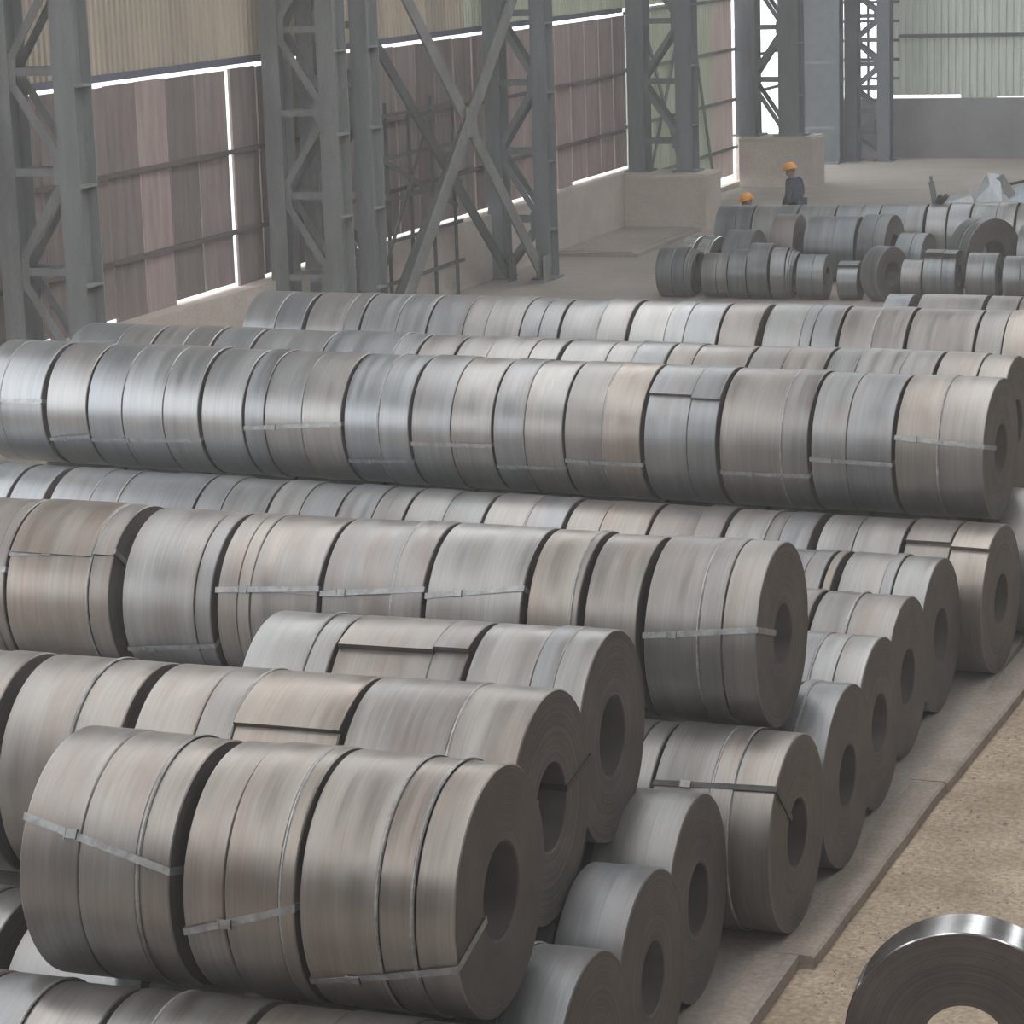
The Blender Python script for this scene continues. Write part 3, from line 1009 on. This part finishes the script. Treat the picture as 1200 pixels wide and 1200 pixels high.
# ------------------------------------------------------------------ scattered coils in the distance
FAR = [  # X0, X1, centre Y, top height, radius, yaw, material, label
    (-14.34, -13.84, 45.4, .86, .43, .00, 'dark', 'leftmost dark coil of the scattered group, bulging turns on its right'),
    (-13.54, -13.08, 45.4, .77, .385, .02, 'dark', 'small dark coil, second from the left in the scattered front line'),
    (-13.06, -12.74, 45.4, .83, .415, .02, 'dark', 'narrow dark coil, third from the left in the scattered front line'),
    (-12.71, -12.34, 45.4, .94, .47, .02, 'dark', 'taller dark coil left of the coil with loose turns'),
    (-12.32, -12.06, 45.4, .87, .435, .05, 'dark', 'dark coil with loose telescoped turns in the scattered front line'),
    (-11.86, -11.38, 45.4, .76, .38, .03, 'dark', 'single grey coil standing right of the loose-turned one'),
    (-11.16, -10.80, 45.4, .65, .325, .0, 'grey', 'small coil with a bright flat top in the scattered front line'),
    (-10.57, -10.23, 45.4, .92, .46, -.42, 'dark', 'large turned coil showing its dark face left of the centre gap'),
    (-10.08, -9.73, 45.5, .68, .34, .0, 'dark', 'small dark coil squeezed beside the large turned coil'),
    (-9.66, -9.11, 45.4, .86, .43, .0, 'dark', 'coil with a loose slanting top turn in the scattered front line'),
    (-8.94, -8.44, 45.4, .83, .415, .0, 'dark', 'second coil from the right in the scattered front line'),
    (-8.33, -7.82, 45.4, .78, .39, .0, 'dark', 'coil at the right picture edge in the scattered front line'),
    (-13.38, -12.87, 46.35, 1.06, .53, -.08, 'dark', 'dark coil behind the narrow front coils, eye facing right'),
    (-10.35, -9.86, 46.5, 1.02, .51, -.1, 'dark', 'grey coil behind the small squeezed coil'),
    (-9.18, -8.72, 46.7, 1.27, .635, -.62, 'dark', 'big tilted coil with a wide dark face near the right edge'),
    (-8.30, -7.75, 46.7, 1.14, .57, 0, 'dark', 'coil at the right picture edge behind the scattered front line'),
    (-12.90, -12.47, 47.75, 1.18, .59, .0, 'warm2', 'brownish coil standing in front of the long back row, below the standing worker'),
    (-12.28, -11.36, 47.75, 1.15, .575, .0, 'dark', 'wide dark coil in the middle line of the scattered group'),
    (-11.26, -10.74, 47.75, 1.19, .595, -.10, 'dark', 'coil with its grey face showing, right end of the middle line'),
    (-14.60, -13.90, 50.0, 1.10, .55, .0, 'dark', 'coil at the left end of the back row, below the crouching worker'),
    (-13.87, -13.05, 50.0, 1.11, .555, .0, 'grey2', 'coil in the back row, second from its left end'),
    (-13.01, -12.32, 50.0, 1.11, .555, .0, 'grey2', 'coil in the back row, third from its left end'),
    (-12.28, -11.47, 50.0, 1.12, .56, .0, 'grey2', 'coil in the back row, fourth from its left end'),
    (-11.45, -10.62, 50.0, 1.14, .57, .0, 'dark', 'coil in the back row, fifth from its left end'),
    (-10.57, -10.20, 50.0, 1.16, .58, .0, 'grey2', 'narrow coil in the back row, sixth from its left end'),
    (-10.17, -9.78, 50.0, 1.16, .58, .0, 'grey2', 'narrow coil in the back row, below the sheet scrap'),
    (-9.74, -8.95, 50.0, 1.18, .59, .0, 'grey2', 'wide bright-topped coil in the back row under the scrap sheets'),
    (-8.91, -8.35, 50.0, 1.18, .59, .0, 'grey2', 'coil at the right picture edge in the back row')]
M['warm2'] = steel('steel_rusty', (0.17, 0.145, 0.135), (0.30, 0.26, 0.24), (0.27, 0.18, 0.15), 0.6)
M['grey2'] = steel('steel_mid', (0.20, 0.205, 0.205), (0.38, 0.385, 0.385), (0.30, 0.27, 0.25), 0.3)
for k, (xa, xb, yc, zt, R, yaw, mt, label) in enumerate(FAR):
    cx = (xa + xb) / 2
    h = (xb - xa) / 2
    rings = [(-h, h)] if xb - xa < 0.45 else [(-h, h * 0.15), (h * 0.15, h)]
    tails, lf = None, 0
    if k == 9:
        tails, lf = {0: 35, 1: 38}, 0.09
    if k == 6:
        tails, lf = {0: 40}, 0.05
    t = bundle(label, cx, yc, zt - R, yaw, rings, R, M[mt], (), 'scattered coils in the distance', tails, lf, name='steel_coil', seed=900 + k, eye=0.42, jit=0.006)
    if k in (0, 4):                       # loose turns standing proud of the right face
        for q in range(3):
            mr = ring_mesh(0.05 + 0.02 * q, R * (0.97 - 0.05 * q), R * (0.90 - 0.06 * q), 100 + 60 * q, 0.004, 0.0, 77 + q, [M['dark'], M['edge']], 48)
            link('loose_turn', mr, t, (h + 0.03 + 0.04 * q, 0, R - 0.01), (0, 0.03 * (q + 1), -0.05 * q))

# two bright strips of galvanised coil leaning behind the leftmost coil
for k, (x, yaw, lab) in enumerate(((-14.00, -.25, 'left bright galvanised coil leaning behind the leftmost dark coil'), (-13.68, -.25, 'right bright galvanised coil leaning behind the leftmost dark coil'))):
    R = .475
    bundle(lab, x, 46.35, R, yaw, [(-0.14, 0.14)], R, M['shiny'], (), 'bright leaning coils', None, 0, name='galvanised_coil', seed=960 + k, eye=0.5)


# scrap sheets lying on the back row
def scrap(label, loc, pts, mat, th=0.012):
    t = thing('scrap_sheet', label, 'scrap', loc)
    vs, fs = [], []
    n = len(pts)
    for (x, y, z) in pts:
        vs.append((x, y, z))
    for (x, y, z) in pts:
        vs.append((x, y - th, z - th * 0.4))
    cen = tuple(sum(p[k] for p in pts) / n for k in range(3))
    vs += [(cen[0], cen[1] - 0.03, cen[2] + 0.03), (cen[0], cen[1] - 0.03 - th, cen[2] + 0.03)]
    for k in range(n):
        k2 = (k + 1) % n
        fs.append((2 * n, k, k2))
        fs.append((2 * n + 1, n + k2, n + k))
        fs.append((k, n + k, n + k2, k2))
    mb = MB()
    mb.add(vs, fs)
    mb.build('sheet', mat, t)
    return t


t = scrap('crumpled pale blue metal sheet standing on the back row of coils', (-9.50, 50.0, 1.19),
          [(-0.28, -0.1, 0.0), (-0.16, 0.1, 0.34), (-0.06, 0.12, 0.52), (0.16, 0.1, 0.50), (0.22, 0.0, 0.30), (0.26, -0.12, 0.02)], M['galv'])
mb = MB()
mb.bar((0.18, 0.05, 0.46), (0.42, -0.02, 0.12), 0.16, 0.02, (0, 1, 0))
mb.build('folded_flap', M['dark'], t)
mb = MB()
mb.bar((-0.22, -0.12, 0.02), (-0.36, -0.1, 0.28), 0.05, 0.02, (0, 1, 0))
mb.build('torn_strip', M['galv'], t)
t = scrap('bent strip of scrap metal at the right picture edge on the back row', (-8.80, 50.05, 1.19),
          [(-0.35, -0.1, 0.02), (-0.28, 0.05, 0.22), (-0.08, 0.1, 0.33), (0.15, 0.08, 0.30), (0.34, -0.05, 0.25), (0.3, -0.1, 0.0)], M['galv'])
mb = MB()
mb.bar((-0.4, 0.02, 0.30), (0.05, 0.0, 0.40), 0.05, 0.03, (0, 1, 0))
mb.build('bent_bar', M['strap_dark'], t)
mb = MB()
mb.bar((0.18, 0.0, 0.02), (0.18, 0.0, 0.62), 0.10, 0.04, (0, 1, 0))
mb.build('stub', M['dark'], t)
t = thing('scrap_cone', 'small upright grey offcut on the back row of coils', 'scrap', (-10.55, 50.0, 1.155))
mb = MB()
mb.bar((0.05, 0, 0), (-0.02, 0, 0.40), 0.10, 0.05, (0, 1, 0))
mb.bar((-0.02, 0, 0.40), (-0.03, 0, 0.50), 0.05, 0.04, (0, 1, 0))
mb.build('offcut', M['dark'], t)
t = thing('scrap_block', 'small black lump of scrap lying on the back row of coils', 'scrap', (-10.36, 49.95, 1.16))
mb = MB()
mb.bar((-0.06, 0, 0.0), (0.02, 0, 0.13), 0.15, 0.14, (0, 1, 0))
mb.bar((0.0, 0, 0.02), (0.10, 0, 0.16), 0.08, 0.10, (0, 1, 0))
mb.build('lump', M['strap_dark'], t)
for k, (x, w) in enumerate(((-9.95, 0.75), (-9.15, 0.80))):
    t = scrap(('left' if k == 0 else 'right') + ' flat pale offcut sheet laid along the top of the back row', (x, 50.25, 1.17),
              [(-w / 2, -0.22, 0.0), (-w / 2 + 0.05, 0.2, 0.10), (0, 0.24, 0.12), (w / 2, 0.2, 0.09), (w / 2 - 0.03, -0.2, 0.01)], M['grey2'])

# ------------------------------------------------------------------ narrow coil standing on the aisle
t = thing('narrow_coil', 'dark narrow steel coil with shiny rim standing on the sandy aisle', 'steel coil', (-2.70, 13.72, -0.09), math.pi / 2 + 0.10)
RR = 0.64
me = ring_mesh(0.30, RR, 0.228, 300, 0.004, 0, 5, [M['rim'], M['edge']], 96)
link('slit_coil', me, t, (0, 0, RR))

# ------------------------------------------------------------------ workers
def skin_mesh(name, nodes, edges, mat, parent, root=0, sub=1):
    me = bpy.data.meshes.new(name)
    me.from_pydata([n[0] for n in nodes], edges, [])
    me.materials.append(mat)
    o = link(name, me, parent)
    md = o.modifiers.new('skin', 'SKIN')
    md.use_smooth_shade = True
    sv = me.skin_vertices
    if not sv:
        bm_ = None
    lay = me.skin_vertices[0].data
    for k, n in enumerate(nodes):
        r = n[1]
        lay[k].radius = r if isinstance(r, tuple) else (r, r)
        lay[k].use_root = (k == root)
    sd = o.modifiers.new('sub', 'SUBSURF')
    sd.levels = sd.render_levels = sub
    return o


def worker(label, loc, rz, crouch=False):
    t = thing('person', label, 'person', loc, rz)
    # local +x is where the person faces
    if not crouch:
        hip, knee, ank = 0.90, 0.48, 0.09
        pel = Vector((0, 0, 0.93))
        chest = Vector((0.05, 0, 1.28))
        neck = Vector((0.09, 0, 1.45))
        head = Vector((0.14, 0, 1.545))
        legs = [[Vector((0, s * 0.09, hip)), Vector((0.03, s * 0.11, knee)), Vector((0, s * 0.12, ank)), Vector((0.15, s * 0.13, 0.045))] for s in (-1, 1)]
        arms = [[Vector((0.06, s * 0.19, 1.39)), Vector((0.04, s * 0.25, 1.11)), Vector((0.20, s * 0.20, 0.92))] for s in (-1, 1)]
    else:
        pel = Vector((-0.12, 0, 0.42))
        chest = Vector((0.12, 0, 0.73))
        neck = Vector((0.22, 0, 0.90))
        head = Vector((0.28, 0, 0.975))
        legs = [[Vector((-0.10, s * 0.10, 0.42)), Vector((0.30, s * 0.17, 0.50)), Vector((0.02, s * 0.15, 0.10)), Vector((0.18, s * 0.16, 0.045))] for s in (-1, 1)]
        arms = [[Vector((0.15, s * 0.19, 0.83)), Vector((0.26, s * 0.25, 0.56)), Vector((0.46, s * 0.14, 0.50))] for s in (-1, 1)]
    mid = (pel + chest) / 2
    # clothes-covered continuous body
    nodes = [(pel, (0.11, 0.13)), (mid, (0.095, 0.115)), (chest, (0.095, 0.12)), (neck, 0.05), (head, 0.055)]
    edges = [(0, 1), (1, 2), (2, 3), (3, 4)]
    for L in legs:
        k = len(nodes)
        nodes += [(L[0], 0.085), (L[1], 0.062), (L[2], 0.045), (L[3], 0.04)]
        edges += [(0, k), (k, k + 1), (k + 1, k + 2), (k + 2, k + 3)]
    for A, s in zip(arms, (-1, 1)):
        k = len(nodes)
        d = (A[2] - A[1]).normalized()
        palm = A[2] + d * 0.075
        nodes += [(A[0], 0.042), (A[1], 0.034), (A[2], 0.026), (palm, (0.020, 0.034))]
        edges += [(2, k), (k, k + 1), (k + 1, k + 2), (k + 2, k + 3)]
        side = Vector((0, 1, 0))
        for q, (o, ln) in enumerate(((-0.027, 0.062), (-0.009, 0.072), (0.009, 0.068), (0.027, 0.052))):
            kk = len(nodes)
            b0 = palm + side * o + d * 0.03
            nodes += [(b0, 0.0085), (b0 + d * ln * 0.5 + Vector((0, 0, -0.012)), 0.0085), (b0 + d * ln * 0.8 + Vector((0, 0, -0.035)), 0.0075)]
            edges += [(k + 3, kk), (kk, kk + 1), (kk + 1, kk + 2)]
        kk = len(nodes)
        b0 = A[2] + d * 0.03 - side * (s * 0.035)
        nodes += [(b0, 0.010), (b0 + d * 0.04 - side * (s * 0.02), 0.009)]
        edges += [(k + 2, kk), (kk, kk + 1)]
    skin_mesh('body', nodes, edges, M['skin'], t)
    # jacket and trousers follow the same skeleton a little wider
    nodes = [(pel + Vector((0, 0, -0.03)), (0.145, 0.175)), (mid, (0.135, 0.165)), (chest, (0.15, 0.20)), (neck + Vector((0, 0, -0.01)), 0.085)]
    edges = [(0, 1), (1, 2), (2, 3)]
    for A in arms:
        k = len(nodes)
        e = A[1] + (A[2] - A[1]) * 0.92
        nodes += [(A[0], 0.085), (A[1], 0.068), (e, 0.052)]
        edges += [(2, k), (k, k + 1), (k + 1, k + 2)]
    skin_mesh('jacket', nodes, edges, M['jacket'], t)
    nodes = [(pel + Vector((0, 0, -0.02)), (0.138, 0.165))]
    edges = []
    for L in legs:
        k = len(nodes)
        nodes += [(L[0], 0.098), (L[1], 0.076), (L[2] + (L[1] - L[2]) * 0.08, 0.064)]
        edges += [(0, k), (k, k + 1), (k + 1, k + 2)]
    skin_mesh('trousers', nodes, edges, M['trousers'], t)
    for L in legs:
        mb = MB()
        prof = [(-0.07, 0.045, 0.10), (0.0, 0.05, 0.12), (0.09, 0.05, 0.08), (0.17, 0.042, 0.055), (0.20, 0.02, 0.04)]
        vs, fs = [], []
        for (x, w, h) in prof:
            vs += [(x, -w, 0), (x, w, 0), (x, w * .8, h), (x, -w * .8, h)]
        for k in range(len(prof) - 1):
            a = 4 * k
            for q in range(4):
                fs.append((a + q, a + (q + 1) % 4, a + 4 + (q + 1) % 4, a + 4 + q))
        fs += [(0, 3, 2, 1), (16, 17, 18, 19)]
        mb.add(vs, fs)
        mb.build('boot', M['boot'], t, (L[2].x, L[2].y, 0), smooth=50)
    # head with face, ears; helmet with brim
    tilt = 0.25
    hd = link('head', None, t, head + Vector((0.0, 0, 0.02)), (0, tilt, 0))
    mb = MB()
    vs, fs = [], []
    NU, NV = 16, 12
    for i in range(NV + 1):
        th_ = math.pi * i / NV
        for j in range(NU):
            a = 2 * math.pi * j / NU
            x, yv, z = math.sin(th_) * math.cos(a), math.sin(th_) * math.sin(a), math.cos(th_)
            px, py, pz = x * 0.098, yv * 0.077, z * 0.122
            if z < -0.2:                       # jaw
                px = px * (1 + 0.10 * z) + 0.012
                py *= (1 + 0.25 * z)
            if x > 0.93 and abs(z + 0.05) < 0.25:
                px += 0.020                    # nose
            if 0.75 < x and 0.1 < z < 0.35 and 0.25 < abs(yv) < 0.6:
                px -= 0.010                    # eye sockets
            if x > 0.8 and -0.55 < z < -0.4:
                px -= 0.006                    # mouth
            if abs(yv) > 0.95 and abs(z) < 0.3:
                py += math.copysign(0.012, yv)  # ears
            vs.append((px, py, pz))
    for i in range(NV):
        for j in range(NU):
            j2 = (j + 1) % NU
            fs.append((i * NU + j, (i + 1) * NU + j, (i + 1) * NU + j2, i * NU + j2))
    mb.add(vs, fs)
    mb.build('face', M['skin'], hd, smooth=60)
    mb = MB()
    vs, fs = [], []
    prof = [(0.0, 0.145), (0.05, 0.14), (0.09, 0.118), (0.118, 0.075), (0.128, 0.035), (0.130, 0.02), (0.150, 0.016), (0.150, 0.008), (0.122, 0.010), (0.10, 0.07), (0.0, 0.13)]
    NU = 24
    for (r_, z) in prof:
        for j in range(NU):
            a = 2 * math.pi * j / NU
            k = 1.0
            if r_ > 0.14:
                k = 1.0 + 0.30 * max(0, math.cos(a)) ** 2
            rim = 0.035 if True else 0
            vs.append((r_ * 1.06 * k * math.cos(a), r_ * 0.92 * math.sin(a), z + rim))
    for i in range(len(prof) - 1):
        for j in range(NU):
            j2 = (j + 1) % NU
            fs.append((i * NU + j, i * NU + j2, (i + 1) * NU + j2, (i + 1) * NU + j))
    mb.add(vs, fs)
    mb.build('helmet', M['helmet'], t, head + Vector((0.0, 0, 0.02)), (0, tilt, 0), smooth=40)
    return t


worker('worker in dark blue jacket and orange helmet standing behind the back row', (-13.58, 51.75, 0), math.pi - 0.3)
worker('worker in orange helmet crouching behind the back row, mostly hidden', (-14.28, 51.7, 0), math.pi + 0.4, True)
